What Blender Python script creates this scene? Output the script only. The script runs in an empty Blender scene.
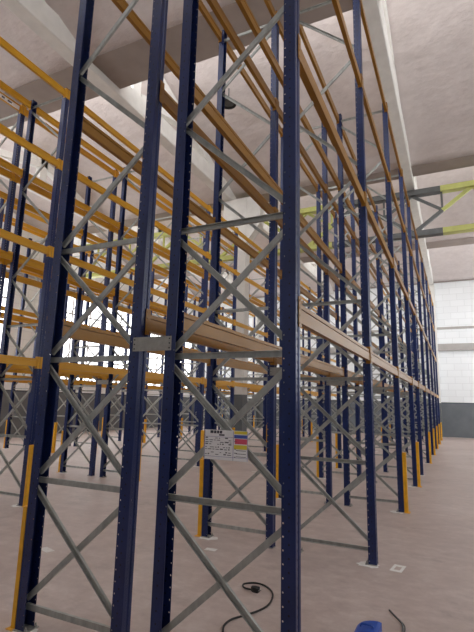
import bpy, bmesh, math, random
from mathutils import Vector, Matrix
random.seed(7)
C = bpy.context.scene.collection
sc = bpy.context.scene

# ------------------------------------------------------------------ materials
def lin(c):
    return tuple((v/255/12.92 if v/255 <= .04045 else ((v/255+.055)/1.055)**2.4) for v in c) + (1.0,)

class NT:
    def __init__(s, name):
        s.m = bpy.data.materials.new(name); s.m.use_nodes = True
        s.t = s.m.node_tree; s.n = s.t.nodes; s.l = s.t.links
        s.b = s.n['Principled BSDF']; s.out = s.n['Material Output']
        s.tc = s.n.new('ShaderNodeTexCoord')
    def noise(s, scale, detail=4, rough=.55, coord='Object', stretch=None):
        t = s.n.new('ShaderNodeTexNoise'); t.inputs['Scale'].default_value = scale
        t.inputs['Detail'].default_value = detail; t.inputs['Roughness'].default_value = rough
        src = s.tc.outputs[coord]
        if stretch:
            mp = s.n.new('ShaderNodeMapping'); mp.inputs['Scale'].default_value = stretch
            s.l.new(src, mp.inputs['Vector']); src = mp.outputs[0]
        s.l.new(src, t.inputs['Vector']); return t.outputs['Fac']
    def ramp(s, fac, stops):
        r = s.n.new('ShaderNodeValToRGB'); e = r.color_ramp.elements
        while len(e) < len(stops): e.new(.5)
        for el, (p, c) in zip(e, stops): el.position = p; el.color = c
        s.l.new(fac, r.inputs[0]); return r.outputs[0]
    def math(s, op, a, b=None, c=None):
        m = s.n.new('ShaderNodeMath'); m.operation = op
        for i, v in enumerate((a, b, c)):
            if v is None: continue
            if isinstance(v, (int, float)): m.inputs[i].default_value = v
            else: s.l.new(v, m.inputs[i])
        return m.outputs[0]
    def mix(s, fac, a, b):
        m = s.n.new('ShaderNodeMix'); m.data_type = 'RGBA'
        for i, v in ((0, fac), (6, a), (7, b)):
            if isinstance(v, (int, float)): m.inputs[i].default_value = v
            elif isinstance(v, tuple): m.inputs[i].default_value = v
            else: s.l.new(v, m.inputs[i])
        return m.outputs[2]
    def bump(s, h, strength, dist=.02):
        b = s.n.new('ShaderNodeBump'); b.inputs['Strength'].default_value = strength
        b.inputs['Distance'].default_value = dist
        s.l.new(h, b.inputs['Height']); s.l.new(b.outputs[0], s.b.inputs['Normal'])
    def col(s, c):
        if isinstance(c, tuple): s.b.inputs['Base Color'].default_value = c
        else: s.l.new(c, s.b.inputs['Base Color'])
    def set(s, rough=.5, metal=0, spec=None):
        s.b.inputs['Roughness'].default_value = rough; s.b.inputs['Metallic'].default_value = metal
        if spec is not None: s.b.inputs['Specular IOR Level'].default_value = spec
        return s.m

def simple(name, c, rough=.5, metal=0, var=.12, scale=6, stretch=None):
    k = NT(name); a = lin(c)
    d = tuple(v*(1-var*1.6) for v in a[:3]) + (1,); h = tuple(min(1, v*(1+var)) for v in a[:3]) + (1,)
    k.col(k.ramp(k.noise(scale, stretch=stretch), [(.3, d), (.7, h)])); return k.set(rough, metal)

def upright_paint():
    k = NT('navy_paint')
    base = k.ramp(k.noise(2.5, 5), [(.3, lin((21, 35, 78))), (.7, lin((29, 48, 104)))])
    chips = k.ramp(k.noise(14, 6, .7, stretch=(1, 1, .35)), [(.69, (0, 0, 0, 1)), (.74, (1, 1, 1, 1))])
    k.set(.3, .1)
    # punched holes: see-through on flanges and web; mid-flange row has its shade painted in
    sep = k.n.new('ShaderNodeSeparateXYZ'); k.l.new(k.tc.outputs['Object'], sep.inputs[0])
    X, Y, Z = sep.outputs
    def hole(u, uc, pitch, off, r, rz):
        du = k.math('DIVIDE', k.math('SUBTRACT', u, uc), r)
        w = k.math('SUBTRACT', k.math('MODULO', k.math('ADD', Z, off), pitch), pitch/2)
        dz = k.math('DIVIDE', w, rz)
        return k.math('LESS_THAN', k.math('ADD', k.math('MULTIPLY', du, du), k.math('MULTIPLY', dz, dz)), 1.0)
    fl = k.math('GREATER_THAN', k.math('ABSOLUTE', Y), .044)
    h1 = hole(X, -.029, .075, .0, .0052, .006)
    dk = k.math('MULTIPLY', hole(X, .008, .075, .04, .0055, .0065), fl)
    c_ = k.mix(k.math('MULTIPLY', chips, .6), base, lin((150, 158, 172)))
    k.col(k.mix(dk, c_, lin((10, 12, 24))))
    wb = k.math('GREATER_THAN', X, .038)
    h2 = k.math('MULTIPLY', hole(k.math('ABSOLUTE', Y), .022, .05, .01, .005, .010), wb)
    mask = k.math('MAXIMUM', k.math('MULTIPLY', h1, fl), h2)
    tr = k.n.new('ShaderNodeBsdfTransparent'); mx = k.n.new('ShaderNodeMixShader')
    k.l.new(mask, mx.inputs[0]); k.l.new(k.b.outputs[0], mx.inputs[1]); k.l.new(tr.outputs[0], mx.inputs[2])
    k.l.new(mx.outputs[0], k.out.inputs['Surface'])
    return k.m

def beam_paint(name, c, c2):
    k = NT(name)
    b = k.ramp(k.noise(3, 5, .6, stretch=(1, .25, 1)), [(.35, lin(c)), (.68, lin(c2))])
    sc_ = k.ramp(k.noise(22, 6, .7, stretch=(1, .12, 1)), [(.66, (0, 0, 0, 1)), (.74, (1, 1, 1, 1))])
    k.col(k.mix(k.math('MULTIPLY', sc_, .35), b, lin((120, 100, 78)))); return k.set(.36, 0, .35)

def floor_mat():
    k = NT('concrete_floor')
    big = k.noise(.45, 6, .62); fine = k.noise(5, 7, .7, stretch=(.85, 1.1, 1)); sp = k.noise(60, 3, .6)
    c = k.ramp(big, [(.3, lin((170, 153, 146))), (.5, lin((188, 172, 165))), (.68, lin((206, 193, 187)))])
    c = k.mix(.42, c, k.ramp(fine, [(.3, lin((146, 124, 117))), (.52, lin((190, 172, 165))), (.72, lin((224, 214, 208)))]))
    st = k.ramp(k.noise(1.7, 5, .7), [(.56, (0, 0, 0, 1)), (.72, (1, 1, 1, 1))])
    c = k.mix(k.math('MULTIPLY', st, .32), c, lin((105, 92, 86)))
    k.col(c); k.bump(sp, .12, .004)
    k.l.new(k.ramp(fine, [(.3, (.34,)*3+(1,)), (.8, (.62,)*3+(1,))]), k.b.inputs['Roughness'])
    return k.m

def plaster_mat():
    k = NT('lumpy_plaster')
    a = k.noise(.9, 6, .6, stretch=(1, 1.8, 1)); b = k.noise(5, 5, .6)
    c = k.ramp(a, [(.3, lin((200, 190, 187))), (.7, lin((215, 205, 202)))])
    k.col(k.mix(.25, c, k.ramp(b, [(.3, lin((196, 186, 184))), (.7, lin((228, 220, 217)))])))
    k.bump(a, .42, .2); return k.set(.9, 0, .2)

def block_wall():
    k = NT('painted_block')
    mp = k.n.new('ShaderNodeMapping'); cx = k.n.new('ShaderNodeCombineXYZ')
    sep = k.n.new('ShaderNodeSeparateXYZ'); k.l.new(k.tc.outputs['Object'], sep.inputs[0])
    k.l.new(k.math('ADD', sep.outputs[0], sep.outputs[1]), cx.inputs[0]); k.l.new(sep.outputs[2], cx.inputs[1])
    br = k.n.new('ShaderNodeTexBrick'); k.l.new(cx.outputs[0], br.inputs['Vector'])
    br.inputs['Scale'].default_value = 1; br.inputs['Brick Width'].default_value = .8; br.inputs['Row Height'].default_value = .4
    br.inputs['Mortar Size'].default_value = .014; br.inputs['Color1'].default_value = lin((242, 245, 247))
    br.inputs['Color2'].default_value = lin((236, 239, 241)); br.inputs['Mortar'].default_value = lin((226, 229, 231))
    dado = k.math('LESS_THAN', sep.outputs[2], 2.02)
    cap = k.math('LESS_THAN', k.math('ABSOLUTE', k.math('SUBTRACT', sep.outputs[2], 2.02)), .03)
    g = k.ramp(k.noise(1.2, 5), [(.3, lin((104, 109, 114))), (.7, lin((118, 123, 127)))])
    c = k.mix(dado, br.outputs[0], g); k.col(k.mix(cap, c, lin((84, 88, 94))))
    return k.set(.7, 0, .3)

def emit(name, c, s):
    k = NT(name); e = k.n.new('ShaderNodeEmission'); e.inputs[0].default_value = c; e.inputs[1].default_value = s
    k.l.new(e.outputs[0], k.out.inputs['Surface']); return k.m

M = dict(
    navy=upright_paint(),
    tan=beam_paint('worn_orange_paint', (140, 96, 28), (160, 114, 42)),
    yel=beam_paint('orange_yellow_paint', (198, 142, 28), (214, 160, 44)),
    galv=simple('galvanised_steel', (170, 173, 169), .42, .3, .14, 18, (1, 1, .4)),
    plate=simple('grey_steel_plate', (158, 157, 152), .5, .4, .08, 25),
    bolt=simple('zinc_bolt', (170, 170, 166), .35, .8, .05),
    guard=simple('safety_yellow', (232, 172, 30), .45, 0, .1, 9),
    white=simple('white_concrete', (226, 224, 219), .8, 0, .05, 3),
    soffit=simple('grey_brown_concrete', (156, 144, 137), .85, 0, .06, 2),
    lintel=simple('grey_concrete', (176, 172, 168), .85, 0, .05, 2),
    dado=simple('grey_dado_paint', (104, 108, 110), .7, 0, .05, 3),
    crane=simple('crane_yellow_green', (194, 197, 114), .5, 0, .06, 4),
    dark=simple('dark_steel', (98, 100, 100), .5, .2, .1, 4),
    black=simple('black_rubber', (26, 25, 25), .55, 0, .1),
    blue=simple('blue_plastic', (42, 84, 178), .45, 0, .1, 8),
    wire=simple('grey_wire', (92, 92, 92), .45, .2, .1),
    patch=simple('white_grout', (232, 230, 226), .8, 0, .06, 25),
    paper=simple('white_paper', (236, 236, 238), .7, 0, .02),
    ink=simple('dark_ink', (70, 72, 84), .7, 0, .05),
    ruled=simple('violet_rule', (128, 120, 170), .7, 0, .02),
    py=simple('yellow_print', (226, 208, 70), .7, 0, .02),
    pb=simple('blue_print', (66, 88, 170), .7, 0, .02),
    pr=simple('red_print', (214, 84, 108), .7, 0, .02),
    floor=floor_mat(), plaster=plaster_mat(), block=block_wall(),
    glaze=emit('daylit_glazing', (1.0, .985, .975, 1), 4.2),
    glaze2=emit('daylit_side_glazing', (.97, .985, 1.0, 1), 2.9),
    glaze4=emit('daylit_end_bay_glazing', (.93, .97, 1.0, 1), 7.5),  # stronger glow for the last right panel, added to brighten the end wall
    glaze3=emit('daylit_end_glazing', (.99, .99, 1.0, 1), 4.5),
)

# ------------------------------------------------------------------ helpers
def tag(o, label=None, cat=None, group=None, kind=None):
    if label: o['label'] = label
    if cat: o['category'] = cat
    if group: o['group'] = group
    if kind: o['kind'] = kind
    return o
def empty(name, loc=(0, 0, 0), rz=0):
    o = bpy.data.objects.new(name, None); o.empty_display_size = .1; C.objects.link(o)
    o.location = loc; o.rotation_euler = (0, 0, rz); return o
def link(name, mesh, parent=None, loc=(0, 0, 0), rz=0):
    o = bpy.data.objects.new(name, mesh); C.objects.link(o); o.location = loc; o.rotation_euler = (0, 0, rz)
    if parent: o.parent = parent
    return o
def mesh_from(bm, name, mat, smooth=False):
    bmesh.ops.recalc_face_normals(bm, faces=bm.faces)
    me = bpy.data.meshes.new(name); bm.to_mesh(me); bm.free()
    if mat: me.materials.append(mat)
    if smooth:
        for p in me.polygons: p.use_smooth = True
    return me
def add_box(bm, x0, x1, y0, y1, z0, z1, bev=0):
    v = [bm.verts.new(p) for p in ((x0,y0,z0),(x1,y0,z0),(x1,y1,z0),(x0,y1,z0),(x0,y0,z1),(x1,y0,z1),(x1,y1,z1),(x0,y1,z1))]
    f = [bm.faces.new([v[i] for i in q]) for q in ((0,3,2,1),(4,5,6,7),(0,1,5,4),(1,2,6,5),(2,3,7,6),(3,0,4,7))]
    if bev:
        es = list({e for q in f for e in q.edges})
        bmesh.ops.bevel(bm, geom=es, offset=bev, segments=1, affect='EDGES')
def add_prism(bm, pts, mtx, length):
    """closed 2-D outline (a,b) swept along local c by length; mtx maps (a,b,c) to space"""
    n = len(pts)
    a = [bm.verts.new(mtx @ Vector((p[0], p[1], 0))) for p in pts]
    b = [bm.verts.new(mtx @ Vector((p[0], p[1], length))) for p in pts]
    for i in range(n):
        j = (i+1) % n; bm.faces.new((a[i], a[j], b[j], b[i]))
    f1 = bm.faces.new(a[::-1]); f2 = bm.faces.new(b)
    if n > 4: bmesh.ops.triangulate(bm, faces=[f1, f2])
def add_bar(bm, p, q, outline, up):
    """outline swept from p to q; outline's b axis points towards up"""
    p, q, up = Vector(p), Vector(q), Vector(up); d = q-p; L = d.length; w = d/L
    v = (up - w*up.dot(w)).normalized(); u = v.cross(w)
    m = Matrix(((u.x, v.x, w.x, p.x), (u.y, v.y, w.y, p.y), (u.z, v.z, w.z, p.z), (0, 0, 0, 1)))
    add_prism(bm, outline, m, L)
def rect(a, b): return [(-a/2, -b/2), (a/2, -b/2), (a/2, b/2), (-a/2, b/2)]
def add_tube(bm, pts, r, seg=8):
    pts = [Vector(p) for p in pts]; rings = []
    for i, p in enumerate(pts):
        t = (pts[min(i+1, len(pts)-1)] - pts[max(i-1, 0)]).normalized()
        up = Vector((0, 0, 1)) if abs(t.z) < .9 else Vector((1, 0, 0))
        u = t.cross(up).normalized(); v = u.cross(t)
        rings.append([bm.verts.new(p + (u*math.cos(2*math.pi*k/seg) + v*math.sin(2*math.pi*k/seg))*r) for k in range(seg)])
    for a, b in zip(rings, rings[1:]):
        for k in range(seg): bm.faces.new((a[k], a[(k+1) % seg], b[(k+1) % seg], b[k]))
    bm.faces.new(rings[0][::-1]); bm.faces.new(rings[-1])
def add_lathe(bm, prof, center, seg=20):
    cx, cy, cz = center; rings = []
    for r, z in prof:
        rings.append([bm.verts.new((cx+r*math.cos(2*math.pi*k/seg), cy+r*math.sin(2*math.pi*k/seg), cz+z)) for k in range(seg)])
    for a, b in zip(rings, rings[1:]):
        for k in range(seg): bm.faces.new((a[k], a[(k+1) % seg], b[(k+1) % seg], b[k]))
    bm.faces.new(rings[0][::-1]); bm.faces.new(rings[-1])
def spline(ctrl, n=10):
    P = [Vector(c) for c in ctrl]; P = [P[0]*2-P[1]] + P + [P[-1]*2-P[-2]]; out = []
    for i in range(1, len(P)-2):
        for k in range(n):
            t = k/n; a, b, c, d = P[i-1:i+3]
            out.append(.5*((2*b) + (c-a)*t + (2*a-5*b+4*c-d)*t*t + (3*b-a-3*c+d)*t**3))
    out.append(P[-2]); return out
def boxobj(name, dims, mat, parent=None, bev=0):
    bm = bmesh.new(); add_box(bm, *dims, bev=bev); return link(name, mesh_from(bm, name, mat), parent)

# ------------------------------------------------------------------ plan of the place
W, G = .885, .326
YS = [0, 2.80, 5.66, 8.44, 10.38, 13.25, 16.1, 18.95, 21.8, 24.7]
LEV = [2.298, 4.275, 5.965, 7.433]
HZ = [.15, 1.068, 2.022, 2.968]
ROW_C = [-W - G/2, -6.53, -12.01]
XL, XR, Y0, Y1 = -17.2, 6.6, -6.5, 28.3
TOP = 7.55
GUT = [(-3.85, -2.75), (4.18, 5.30), (12.30, 13.05), (20.2, 21.2), (28.0, 28.3)]
ZS = 9.6

# ------------------------------------------------------------------ setting
o = boxobj('floor', (XL-.3, XR+.3, Y0-.3, Y1+.3, -.2, 0), M['floor']); tag(o, kind='structure')
for n, d in (('wall_left', (XL-.3, XL, Y0-.3, Y1+.3, 0, 14)), ('wall_right', (XR, XR+.3, Y0-.3, Y1+.3, 0, 14)),
             ('wall_back', (XL, XR, Y1, Y1+.3, 0, 14)), ('wall_front', (XL, XR, Y0-.3, Y0, 0, 14))):
    tag(boxobj(n, d, M['block']), kind='structure')
def roof_slope(name, ya, za, yb, zb):
    bm = bmesh.new(); N = 40; K = 24; rng = random.Random(int(ya*10)); g = []
    for j in range(K+1):
        row = []
        for i in range(N+1):
            t = j/K; x = XL + (XR-XL)*i/N
            edge = 0 if j in (0, K) else 1
            row.append(bm.verts.new((x, ya+(yb-ya)*t, za+(zb-za)*t + edge*rng.uniform(-.008, .008))))
        g.append(row)
    for j in range(K):
        for i in range(N): bm.faces.new((g[j][i], g[j][i+1], g[j+1][i+1], g[j+1][i]))
    lo = [bm.verts.new(p) for p in ((XL, ya, za+.3), (XR, ya, za+.3), (XR, yb, zb+.3), (XL, yb, zb+.3))]
    bm.faces.new(lo)
    bm.faces.new([g[0][i] for i in range(N+1)] + [lo[1], lo[0]]); bm.faces.new([g[K][i] for i in range(N+1)] + [lo[2], lo[3]])
    bm.faces.new([g[j][0] for j in range(K+1)] + [lo[3], lo[0]]); bm.faces.new([g[j][N] for j in range(K+1)] + [lo[2], lo[1]])
    return tag(link(name, mesh_from(bm, name, M['plaster'], True)), kind='structure')
PK = 12.1
for i, (a, b) in enumerate(GUT):
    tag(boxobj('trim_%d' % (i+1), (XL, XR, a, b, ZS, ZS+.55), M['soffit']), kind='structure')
    if i < 4:
        roof_slope('ceiling', b, PK, GUT[i+1][0], ZS+.01)
        # sawtooth clerestory standing on the far edge of the gutter
        bm = bmesh.new(); add_box(bm, XL, XR, b-.05, b-.01, ZS+.56, PK-.05)
        tag(link('window_%d' % (i+1), mesh_from(bm, 'clerestory', M['glaze'])), kind='structure')
tag(boxobj('ceiling', (XL, XR, Y0, GUT[0][0], ZS+.1, ZS+.4), M['plaster']), kind='structure')
def mullions(o, x0, x1, a, b, z0, z1):  # window-like bars over the added side wall panels
    bm = bmesh.new(); n = 5
    for k in range(n+1):
        y = a+(b-a)*k/n; add_box(bm, x0, x1, y-.035, y+.035, z0-.05, z1+.05)
    for k in range(5):
        z = z0+(z1-z0)*k/4; add_box(bm, x0+.001, x1-.001, a-.035, b+.035, z-.035, z+.035)
    link('window_frame', mesh_from(bm, 'window_frame', M['lintel']), o)
# unseen glowing panels added on the right wall for more even light
for i, (a, b) in enumerate(((-1.0, 4.0), (6.0, 11.0), (14.0, 19.0), (21.0, 26.0))):
    o = tag(boxobj('window_%d' % (i+5), (XR-.03, XR-.005, a, b, 2.6, 7.3), M['glaze4' if i == 3 else 'glaze2']), kind='structure')
    mullions(o, XR-.07, XR-.002, a, b, 2.6, 7.3)
for i, (a, b) in enumerate(((-4.0, 2.0), (4.5, 11.0), (13.5, 20.0), (21.5, 27.0))):  # glowing panels added on the left wall to raise the ambient light
    o = tag(boxobj('window_%d' % (i+9), (XL+.005, XL+.03, a, b, 2.6, 7.3), M['glaze3']), kind='structure')
    mullions(o, XL+.002, XL+.07, a, b, 2.6, 7.3)
# crane runway ledges on the long walls
tag(boxobj('trim_8', (XL+.002, XL+.3, 0, Y1-.3, 7.40, 7.622), M['lintel']), kind='structure')
tag(boxobj('trim_9', (XR-.3, XR-.002, 0, Y1-.3, 7.40, 7.622), M['lintel']), kind='structure')
# end wall: lintel ledge, string line, pipe
tag(boxobj('trim_6', (XL, XR, Y1-.22, Y1, 5.2, 5.62), M['lintel'], bev=.01), kind='structure')
tag(boxobj('trim_7', (XL, XR, Y1-.06, Y1, 6.56, 6.70), M['lintel']), kind='structure')

# ------------------------------------------------------------------ roof trusses, columns, crane, lamp
def roof_truss(x, label, w=.36):
    z0, z1 = 9.42, 9.98
    r = tag(empty('roof_truss', (x, 0, z0)), label, 'roof truss', 'concrete roof trusses')
    h = w/2
    b = boxobj('bottom_chord', (-h, h, Y0+.01, Y1-.01, 0, z1-z0), M['white'], r, bev=.02)
    for i in range(4):
        a, e = GUT[i][1]+.02, GUT[i+1][0]-.1
        sl = (PK-(ZS+.12))/(GUT[i+1][0]-GUT[i][1])
        za = lambda y: PK-(y-GUT[i][1])*sl - z0 - .12
        bm = bmesh.new(); t = w*.36
        add_bar(bm, (0, a, za(a)-.16), (0, e-1.2, za(e-1.2)-.16), rect(2*t, .28), (0, 0, 1))
        link('top_chord', mesh_from(bm, 'top_chord', M['white']), r)
        for y in (a+.7, a+3.3):
            bm = bmesh.new(); add_box(bm, -t, t, y-.16, y+.16, .57, za(y)-.05)
            link('post', mesh_from(bm, 'post', M['white']), r)
        bm = bmesh.new(); add_bar(bm, (0, a+.95, .6), (0, a+3.1, za(a+3.1)-.35), rect(2*t*.9, .24), (0, 0, 1))
        link('diagonal', mesh_from(bm, 'diagonal', M['white']), r)
        bm = bmesh.new(); add_prism(bm, [(e-2.3, .555), (e-.02, .555), (e-.02, za(e)-.02), (e-1.0, za(e-1.0)-.2)],
                  Matrix(((0, 0, 1, -t*.98), (1, 0, 0, 0), (0, 1, 0, 0), (0, 0, 0, 1))), 2*t*.98)
        link('gusset', mesh_from(bm, 'gusset', M['white']), r)
    return r
roof_truss(-.16, 'white concrete roof truss running directly above the nearest rack row')
roof_truss(-6.62, 'white concrete roof truss crossing the upper left, above the middle rack row')
roof_truss(-13.1, 'farthest left white concrete roof truss, above the far left rack row')

def column(x, y, label, w=.42, corbel=True):
    r = tag(empty('column', (x, y, 0)), label, 'column', 'concrete columns')
    h = w/2
    boxobj('shaft', (-h, h, -h, h, 2.0, 9.4), M['white'], r, bev=.015)
    boxobj('plinth', (-h-.003, h+.003, -h-.003, h+.003, 0, 2.0), M['dado'], r)['label'] = 'grey painted foot of the column'
    if corbel:
        bm = bmesh.new()
        add_prism(bm, [(-h, 7.6), (h, 7.6), (h+.55, 8.3), (h+.55, 9.4), (-h-.55, 9.4), (-h-.55, 8.3)],
                  Matrix(((1, 0, 0, 0), (0, 0, 1, -h*.9), (0, 1, 0, 0), (0, 0, 0, 1))), w*.9)
        link('corbel', mesh_from(bm, 'corbel', M['white']), r)
column(-6.03, 12.1, 'white concrete column with grey foot rising inside the middle rack row')
column(-.16, Y1-.23, 'white concrete pilaster on end wall behind the nearest rack row', corbel=False)
column(-12.3, Y1-.23, 'white concrete pilaster on end wall behind the far left rack row', corbel=False)

def crane(y, label):
    zb, zt = 7.72, 9.27
    r = tag(empty('bridge_crane', (0, y, zb)), label, 'overhead crane', 'crane girders under the roof')
    H = zt-zb; xs = [-.1 + 1.95*k for k in range(-8, 4)]
    def sp(x): return M['dark'] if -3.0 < x < .95 else M['crane']  # chords and lattice are dark grey along the middle length, yellow green elsewhere
    ch = [(-.10, -.08), (.10, -.08), (.10, .08), (-.10, .08), (-.10, .055), (.075, .055), (.075, -.055), (-.10, -.055)]
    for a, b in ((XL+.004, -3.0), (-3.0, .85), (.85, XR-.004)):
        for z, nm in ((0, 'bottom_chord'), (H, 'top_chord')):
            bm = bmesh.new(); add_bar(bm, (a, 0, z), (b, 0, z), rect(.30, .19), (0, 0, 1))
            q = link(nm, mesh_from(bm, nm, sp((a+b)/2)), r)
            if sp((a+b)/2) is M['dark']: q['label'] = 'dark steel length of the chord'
    for k, x in enumerate(xs[:-1]):
        up = (k % 2 == 0)
        za, zb_ = (.06, H-.06) if up else (H-.06, .06)
        x2 = xs[k+1]; xm = (x+x2)/2
        for (p, q) in (((x, za), (xm, H/2)), ((xm, H/2), (x2, zb_))):
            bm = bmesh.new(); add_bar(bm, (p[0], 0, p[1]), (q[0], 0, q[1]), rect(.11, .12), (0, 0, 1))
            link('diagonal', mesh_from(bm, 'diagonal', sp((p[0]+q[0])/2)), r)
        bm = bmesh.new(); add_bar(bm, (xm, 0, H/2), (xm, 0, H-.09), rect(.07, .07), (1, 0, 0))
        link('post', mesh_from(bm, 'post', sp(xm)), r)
        xe = x if up else x2
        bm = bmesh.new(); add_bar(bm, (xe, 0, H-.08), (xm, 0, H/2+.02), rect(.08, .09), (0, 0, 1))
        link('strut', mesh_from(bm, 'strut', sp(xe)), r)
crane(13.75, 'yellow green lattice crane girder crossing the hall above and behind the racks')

lamp = tag(empty('pendant_lamp', (-4.76, 8.15, 10.55)), 'round black unlit lamp hanging from the plaster ceiling', 'lamp')
bm = bmesh.new(); add_lathe(bm, [(.10, .16), (.14, .15), (.22, .05), (.235, 0), (.215, 0), (.2, .03), (.06, .05)], (0, 0, 0), 24)
link('lamp_shade', mesh_from(bm, 'lamp_shade', M['black'], True), lamp)
bm = bmesh.new(); add_tube(bm, [(0, 0, .15), (0, 0, .55)], .018); link('rod', mesh_from(bm, 'rod', M['wire']), lamp)
bm = bmesh.new(); add_lathe(bm, [(.07, .0), (.16, .012), (.16, .024), (.07, .03)], (0, 0, .018), 20); link('lens', mesh_from(bm, 'lens', M['wire'], True), lamp)

# ------------------------------------------------------------------ racking meshes
def c_profile():   # outward = +a : web at a=+.05, flanges back to a=-.05, lips
    t = .004
    return [(-.04, -.05), (.046, -.05), (.05, -.046), (.05, -.016), (.044, -.008), (.044, .008), (.05, .016), (.05, .046), (.046, .05), (-.04, .05),
            (-.04, .05-t), (.05-t-.001, .05-t), (.05-t-.001, .018), (.04-.001, .010), (.04-.001, -.010), (.05-t-.001, -.018), (.05-t-.001, -.05+t), (-.04, -.05+t)]
I4 = Matrix.Identity(4)
bm = bmesh.new(); add_prism(bm, c_profile(), Matrix.Translation((0, 0, .008)), TOP-.008); ME_UP = mesh_from(bm, 'upright', M['navy'])
bm = bmesh.new(); add_box(bm, -.075, .052, -.065, .065, 0, .008); ME_BASE = mesh_from(bm, 'base_plate', M['plate'])
bm = bmesh.new(); add_lathe(bm, [(.011, 0), (.011, .012), (.006, .013), (.006, .03)], (0, 0, 0), 6); ME_BOLT = mesh_from(bm, 'anchor_bolt', M['bolt'])
CH = lambda s=1: [(-.021, 0), (.021, 0), (.021, .022*s), (.0175, .022*s), (.0175, .004*s), (-.0175, .004*s), (-.0175, .022*s), (-.021, .022*s)]
def brace_mesh(x0, z0, x1, z1, side):
    bm = bmesh.new()
    add_bar(bm, (x0, .0015*side, z0), (x1, .0015*side, z1), CH(), (0, side, 0))
    for x, z, s in ((x0, z0, 1), (x1, z1, -1)):       # bolt heads through the flattened ends
        d = Vector((x1-x0, 0, z1-z0)).normalized()*.03*s
        c = Vector((x, 0, z))+d
        add_bar(bm, (c.x, side*.004, c.z), (c.x, side*.014, c.z), [(.009*math.cos(k*math.pi/3), .009*math.sin(k*math.pi/3)) for k in range(6)], (0, 0, 1))
    return mesh_from(bm, 'brace', M['galv'])
# frame local: x=0 inner upright, x=W outer upright (faces +x)
BR = []
xi, xo = -.012, W+.012
for i, z in enumerate(HZ): BR.append(brace_mesh(xi, z, xo, z, -1))
BR.append(brace_mesh(xi, 7.40, xo, 7.40, -1))
for i in range(3):
    a, b = HZ[i]+.055, HZ[i+1]-.055
    BR.append(brace_mesh(xi, a, xo, b, 1)); BR.append(brace_mesh(xi, b, xo, a, -1))
zz = [(xo, 2.968+.055), (xi, 3.87), (xo, 4.72), (xi, 5.62), (xo, 6.47), (xi, 7.33)]
for i, (p, q) in enumerate(zip(zz, zz[1:])):
    s = -1 if i % 2 == 0 else 1
    dz = .03 if q[1] > p[1] else 0
    BR.append(brace_mesh(p[0], p[1]+(.02 if i else 0), q[0], q[1]-.02, s))
def make_frame():
    r = empty('upright_frame')
    link('upright', ME_UP, r, (0, 0, 0), math.pi); link('upright', ME_UP, r, (W, 0, 0), 0)
    for x, rz in ((0, math.pi), (W, 0)):
        b = link('base_plate', ME_BASE, r, (x, 0, 0), rz)
        link('anchor_bolt', ME_BOLT, b, (-.06, .045, .008)); link('anchor_bolt', ME_BOLT, b, (-.06, -.045, .008))
    for m in BR: link('brace', m, r)
    return r
def copy_tree(o, parent=None):
    c = o.copy(); C.objects.link(c)
    if parent: c.parent = parent
    for ch in list(o.children): copy_tree(ch, c)
    return c
ORD = ['first', 'second', 'third', 'fourth', 'fifth', 'sixth', 'seventh', 'eighth', 'ninth', 'tenth']
ROWN = ['nearest rack row', 'middle rack row', 'far left rack row']
START = [0, 0, 2]
proto = make_frame(); used = False
frames = []
for ri in range(3):
    for half in (1, -1):
        for k in range(START[ri], len(YS)):
            f = proto if not used else copy_tree(proto); used = True
            f.location = (ROW_C[ri] + half*G/2, YS[k], 0); f.rotation_euler = (0, 0, 0 if half == 1 else math.pi)
            f.rotation_euler.z = 0 if half == 1 else math.pi
            tag(f, 'blue upright frame, %s half of the %s, %s from the front' % ('right' if half == 1 else 'left', ROWN[ri], ORD[k-START[ri]]),
                'rack frame', 'upright frames of the '+ROWN[ri])

# beams ------------------------------------------------------------
BW, BH = .046, .13
BOUT = [(-.023, -.065), (.023, -.065), (.023, .024), (.008, .026), (.008, .034), (.019, .036), (.019, .065), (-.023, .065), (-.023, .036), (-.010, .034), (-.010, .026), (-.023, .024)]
def beam_mesh(L, mat):       # along +y from 0 to L, outward +x
    bm = bmesh.new(); add_prism(bm, BOUT, Matrix(((1, 0, 0, 0), (0, 0, 1, 0), (0, 1, 0, 0), (0, 0, 0, 1))), L)
    return mesh_from(bm, 'pallet_beam', mat)
def conn_mesh(mat, s):       # L-shaped hook-on end connector; s=+1 at beam start (upright lies at -y)
    bm = bmesh.new()
    y = 0
    pts = [(.0295, -.05), (.0335, -.05), (.0335, .006), (-.023, .006), (-.023, .002), (.0295, .002)]
    if s < 0: pts = [(a, -b) for a, b in pts]
    add_prism(bm, pts, Matrix.Translation((0, 0, -.10)), .20)
    for z in (-.075, -.025, .025, .075):
        add_bar(bm, (.0335, -.03*s, z), (.0365, -.03*s, z), [(.007*math.cos(q*math.pi/3), .007*math.sin(q*math.pi/3)) for q in range(6)], (0, 0, 1))
    return mesh_from(bm, 'connector', mat)
cache = {}
def get(kind, *a):
    key = (kind,)+a
    if key not in cache:
        if kind == 'b': cache[key] = beam_mesh(a[0]-.108, M[a[1]])
        else: cache[key] = conn_mesh(M[a[0]], a[1])
    return cache[key]
def sticker(parent, L, out):
    bm = bmesh.new(); x0, x1 = (.0232, .0242)
    add_box(bm, x0, x1, .02*L, .985*L, -.06, .026)
    s = link('sticker', mesh_from(bm, 'sticker', M['paper']), parent); s['label'] = 'long white printed strip stuck on the beam'
    bm = bmesh.new(); rg = random.Random(3); y = .08*L
    while y < .92*L:
        w = rg.uniform(.03, .1); add_box(bm, .0243, .0248, y, min(y+w, .93*L), -.03, .004); y += w+rg.uniform(.03, .07)
    link('lettering', mesh_from(bm, 'lettering', M['ink']), s)
CAM = Vector((.945, -2.772, 1.703))
spec = []
LINES = [(1, 1, 'right face'), (1, -1, 'right rack\'s inner line'), (-1, -1, 'left rack\'s inner line'), (-1, 1, 'left face')]
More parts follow.
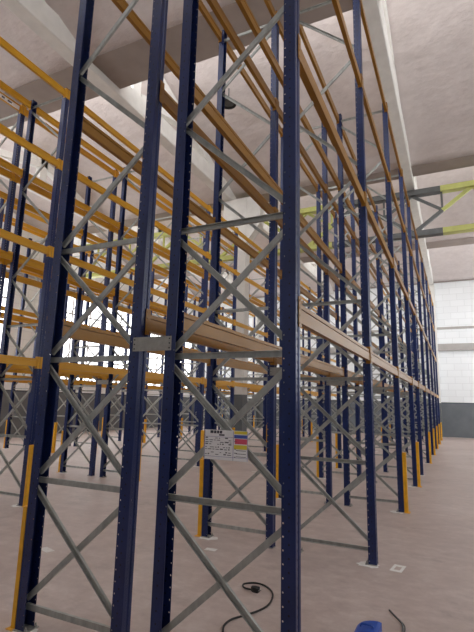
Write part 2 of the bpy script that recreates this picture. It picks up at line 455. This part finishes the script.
for ri in range(3):
    for half, outer, ln in LINES:
        for k in range(START[ri], len(YS)-1):
            for li, z in enumerate(LEV):
                # post axis and the side its web faces
                px = ROW_C[ri] + half*(G/2 + (W if outer == 1 else 0)); face = half*outer
                ym = (YS[k]+YS[k+1])/2
                d = (Vector((px, ym, z))-CAM).length
                spec.append((d, ri, half, outer, ln, k, li, px, face, z))
spec.sort(key=lambda s: s[0])
far = bmesh.new()
for n, (d, ri, half, outer, ln, k, li, px, face, z) in enumerate(spec):
    L = YS[k+1]-YS[k]; mat = 'tan' if ri == 0 else 'yel'
    x = px + face*.0215
    if n >= 300:
        m = Matrix.Translation((x, YS[k]+.054, z)) @ (Matrix.Scale(face, 4, (1, 0, 0)))
        add_prism(far, BOUT, m @ Matrix(((1, 0, 0, 0), (0, 0, 1, 0), (0, 1, 0, 0), (0, 0, 0, 1))), L-.108); continue
    if face == 1: o = link('pallet_beam', get('b', round(L, 3), mat), None, (x, YS[k]+.054, z))
    else: o = link('pallet_beam', get('b', round(L, 3), mat), None, (x, YS[k+1]-.054, z), math.pi)
    o['kind'] = 'thing'
    tag(o, '%s orange beam, %s of %s, %s bay from front' % (('lowest', 'second-level', 'third-level', 'top')[li], ln, ROWN[ri], ORD[k-START[ri]]),
        'rack beam', 'beams of the '+ROWN[ri])
    if d < 17:
        link('connector', get('c', mat, 1), o, (0, 0, 0)); link('connector', get('c', mat, -1), o, (0, L-.108, 0))
    if ri == 1 and li == 3 and ((ln == LINES[2][2] and k == 0) or (ln == LINES[3][2] and k in (1, 2))): sticker(o, L-.108, face)
tag(link('pallet_beam', mesh_from(far, 'far_beams', M['yel'])), 'distant orange beams at the far end of the rack rows', 'rack beams', kind='stuff')

# row spacers --------------------------------------------------------
bm = bmesh.new(); add_box(bm, -.17, .17, -.004, 0, -.052, .052, bev=.001); ME_SP = mesh_from(bm, 'row_spacer', M['plate'])
bm = bmesh.new()
for sx in (-.155, .155):
    for z in (-.034, 0, .034): add_bar(bm, (sx, -.004, z), (sx, -.006, z), [(.006*math.cos(q*math.pi/3), .006*math.sin(q*math.pi/3)) for q in range(6)], (0, 0, 1))
ME_SPB = mesh_from(bm, 'bolt_row', M['black'])
for ri in range(3):
    for k in range(START[ri], len(YS)):
        o = link('row_spacer', ME_SP, None, (ROW_C[ri], YS[k]-.0505, 2.115))
        link('bolt_holes', ME_SPB, o)
        tag(o, 'grey plate tying back-to-back posts of the %s, %s from front' % (ROWN[ri], ORD[k-START[ri]]), 'row spacer', 'row spacers of the '+ROWN[ri])

# post protectors ----------------------------------------------------
t = .006
GP = [(-.025, -.05), (.027, -.05), (.033, -.044), (.033, .044), (.027, .05), (-.025, .05), (-.025, .05-t), (.033-t, .05-t), (.033-t, -.05+t), (-.025, -.05+t)]
bm = bmesh.new(); add_prism(bm, GP, Matrix.Translation((0, 0, .006)), .945); ME_G = mesh_from(bm, 'post_protector', M['guard'])
bm = bmesh.new(); add_box(bm, -.023, .06, -.075, .075, 0, .006)
ME_GF = mesh_from(bm, 'foot_plate', M['guard'])
bm = bmesh.new(); rg = random.Random(5)
def blob(bm, cx, cy, rx, ry, seed, z=.002):
    r = random.Random(seed); n = 22; vs = []
    for i in range(n):
        a = 2*math.pi*i/n; q = r.uniform(.7, 1.1); vs.append((cx+rx*q*math.cos(a), cy+ry*q*math.sin(a)))
    lo = [bm.verts.new((x, y, 0.0003)) for x, y in vs]; hi = [bm.verts.new((x, y, z)) for x, y in vs]
    bm.faces.new(hi); bm.faces.new(lo[::-1])
    for i in range(n): bm.faces.new((lo[i], lo[(i+1) % n], hi[(i+1) % n], hi[i]))
bm.free()
PATCH = []
for s in range(4):
    bm = bmesh.new(); blob(bm, 0, 0, .135, .10, s+20); PATCH.append(mesh_from(bm, 'grout_patch', M['patch']))
pi_ = 0
for ri in range(3):
    for half in (1, -1):
        for k in range(START[ri], len(YS)):
            px = ROW_C[ri] + half*(G/2+W)
            side = 'right' if half == 1 else 'left'
            if not (ri == 0 and half == 1 and k in (0, 1, 4)):
                o = link('post_protector', ME_G, None, (px+half*.078, YS[k], 0), 0 if half == 1 else math.pi)
                link('foot_plate', ME_GF, o)
                if k == 0 and ri == 0: o.scale = (.75, 1, .91); o.location.x -= half*.006
                tag(o, 'yellow post protector, %s side of the %s, at its %s frame' % (side, ROWN[ri], ORD[k-START[ri]]), 'post protector', 'protectors of the '+ROWN[ri])
            if k < 7:
                o = link('grout_patch', PATCH[pi_ % 4], None, (px-half*.05, YS[k]-.05, 0)); pi_ += 1
                o.scale = (1, 1, 1)
                tag(o, 'white grout splash under %s frame, %s side of the %s' % (ORD[k-START[ri]], side, ROWN[ri]), 'floor patch', 'grout splashes under the posts')

# ------------------------------------------------------------------ notice on the bracing
nt = tag(empty('load_notice', (-.43, -.032, 1.433)), 'white printed load notice with coloured boxes tied to the crossing grey braces', 'notice')
w, h = .158, .094
bm = bmesh.new(); add_box(bm, -w, w, -.003, 0, -h, h); link('sheet', mesh_from(bm, 'sheet', M['paper']), nt)
bm = bmesh.new(); Y = -.0034
def rr(x0, x1, z0, z1): add_box(bm, x0, x1, Y, -.003, z0, z1)
for a, b in ((-.115, -.092), (-.088, -.07), (-.066, -.05), (-.046, -.028)): rr(a, b, .072, .09)
rr(-.05, -.01, .058, .068)
rg = random.Random(11)
for z in (.04, .027, .014, .001, -.018, -.031, -.05, -.063):
    x = -.15
    while x < .035:
        q = rg.uniform(.008, .03)
        if rg.random() < .62: rr(x, min(x+q, .042), z, z+rg.choice((.004, .007)))
        x += q+.008
for z in (.05, .028, -.02, -.045, -.07): rr(.062, .062+rg.uniform(.01, .02), z-.002, z+.002)
for z in (-.03, -.05, -.068): rr(.075, .145, z, z+.003)
link('lettering', mesh_from(bm, 'lettering', M['ink']), nt)
bm = bmesh.new(); rr(.053, .056, -.092, .092); rr(-.155, .053, .05, .052); rr(-.155, .155, -.075, -.073); rr(-.157, -.154, -.092, .092); rr(.154, .157, -.092, .092)
link('ruled_line', mesh_from(bm, 'ruled_line', M['ruled']), nt)
for nm, m, a, b in (('yellow_box', 'py', .074, .092), ('blue_box', 'pb', .048, .068), ('red_box', 'pr', .012, .044), ('yellow_box', 'py', -.02, .006)):
    bm = bmesh.new(); rr(.060 if 'red' not in nm else .066, .152, a, b); link(nm, mesh_from(bm, nm, M[m]), nt)

# ------------------------------------------------------------------ things on the floor
cab = tag(empty('power_cord', (0, 0, 0)), 'black power cord with plug curled on the floor between the racks', 'cord')
pts = spline([(-.87, 1.475, .012), (-.96, 1.49, .009), (-1.0, 1.57, .009), (-.92, 1.645, .009), (-.81, 1.63, .009), (-.70, 1.53, .009), (-.645, 1.40, .009), (-.625, 1.24, .009), (-.66, 1.10, .009), (-.72, .98, .009), (-.785, .86, .009), (-.79, .74, .009), (-.74, .62, .009), (-.66, .45, .009)], 8)
bm = bmesh.new(); add_tube(bm, pts, .008); link('cable', mesh_from(bm, 'cable', M['black'], True), cab)
pl = empty('plug', (-.845, 1.475, .0)); pl.parent = cab; pl.rotation_euler = (0, 0, -.1)
bm = bmesh.new(); add_prism(bm, [(-.035, -.012), (-.01, -.026), (.035, -.026), (.04, -.02), (.04, .02), (.035, .026), (-.01, .026), (-.035, .012)], Matrix.Translation((0, 0, .001)), .04)
me = mesh_from(bm, 'plug_body', M['black'])
bpy.data.objects.remove(pl)
pl = link('plug', me, cab, (-.845, 1.475, 0), -.1)
bm = bmesh.new(); add_bar(bm, (.04, -.01, .02), (.06, -.01, .02), rect(.005, .005), (0, 0, 1)); add_bar(bm, (.04, .01, .02), (.06, .01, .02), rect(.005, .005), (0, 0, 1))
link('pin', mesh_from(bm, 'pin', M['bolt']), pl)

bag = tag(empty('blue_case', (.24, 1.12, 0)), 'blue rounded plastic case on the floor at the bottom edge', 'case')
out = [(-.11, 0), (.085, 0), (.085, .085), (.06, .09)] + [(-.11+.17*(1-math.cos(a)) if 0 else .06-.17*math.sin(a), .09*math.cos(a)) for a in [k*math.pi/2/8 for k in range(1, 8)]]
bm = bmesh.new(); add_prism(bm, out, Matrix(((1, 0, 0, 0), (0, 0, -1, .07), (0, 1, 0, .002), (0, 0, 0, 1))), .2)
link('shell', mesh_from(bm, 'shell', M['blue']), bag)
bm = bmesh.new(); add_box(bm, .086, .125, -.1, .05, .002, .02, bev=.004); link('flap', mesh_from(bm, 'flap', M['blue']), bag)
bm = bmesh.new(); add_tube(bm, spline([(-.05, -.06, .085), (-.04, -.06, .105), (.03, -.06, .105), (.045, -.06, .09)], 5), .007); link('handle', mesh_from(bm, 'handle', M['blue'], True), bag)

bm = bmesh.new(); add_tube(bm, spline([(.318, 1.66, .008), (.38, 1.555, .008), (.43, 1.475, .008), (.452, 1.40, .008), (.458, 1.30, .008), (.46, 1.1, .008)], 6), .007)
add_tube(bm, spline([(.44, 1.47, .007), (.468, 1.40, .007), (.474, 1.28, .007), (.47, 1.1, .007)], 6), .005)
tag(link('wire', mesh_from(bm, 'wire', M['wire'], True)), 'bent grey wire on the floor at the bottom right, beside the blue case', 'wire')

def flat(name, x, y, w, d, rz, label, cat, hole=0):
    bm = bmesh.new()
    if hole:
        q = hole
        for a in ((-w, w, -d, -d*q), (-w, w, d*q, d), (-w, -w*q, -d*q, d*q), (w*q, w, -d*q, d*q)): add_box(bm, a[0], a[1], a[2], a[3], .0003, .002)
    else: add_box(bm, -w, w, -d, d, .0003, .002)
    return tag(link(name, mesh_from(bm, name, M['patch']), None, (x, y, 0), rz), label, cat)
flat('floor_marker', .262, 2.79, .062, .115, -.12, 'small white square outline marked on the floor right of the blue post', 'floor marking', .5)
flat('paper_scrap', -1.785, 2.35, .07, .045, .1, 'white paper scrap on the floor in front of the yellow protector', 'paper')
flat('paper_scrap', -3.41, 1.40, .10, .05, -.3, 'white paper scrap lying in the left aisle', 'paper')
flat('floor_marker', -3.0, 8.4, .9, .03, 0, 'thin white line across the aisle floor in the distance', 'floor marking')

# ------------------------------------------------------------------ world, camera
wd = bpy.data.worlds.new('sky'); sc.world = wd; wd.use_nodes = True
wd.node_tree.nodes['Background'].inputs[0].default_value = (.75, .85, 1, 1); wd.node_tree.nodes['Background'].inputs[1].default_value = .6

f, yaw, pitch, roll = 455.585, -.448, .189, .024
cy, sy = math.cos(yaw), math.sin(yaw)
fw = Vector((sy*math.cos(pitch), cy*math.cos(pitch), math.sin(pitch)))
rt = Vector((cy, -sy, 0)); up = rt.cross(fw)
c, s = math.cos(roll), math.sin(roll)
r2 = c*rt + s*up; u2 = -s*rt + c*up
cam = bpy.data.cameras.new('camera'); co = bpy.data.objects.new('camera', cam); C.objects.link(co)
cam.sensor_fit = 'HORIZONTAL'; cam.sensor_width = 36; cam.lens = f/474*36; cam.clip_start = .05; cam.clip_end = 200
co.matrix_world = Matrix(((r2.x, u2.x, -fw.x, CAM.x), (r2.y, u2.y, -fw.y, CAM.y), (r2.z, u2.z, -fw.z, CAM.z), (0, 0, 0, 1)))
sc.camera = co
vs = sc.view_settings; vs.view_transform = 'Standard'; vs.look = 'None'; vs.gamma = 1; vs.exposure = -0.12; vs.use_curve_mapping = False
sc.cycles.max_bounces = 10; sc.cycles.diffuse_bounces = 7; sc.cycles.transparent_max_bounces = 24; sc.cycles.use_denoising = True
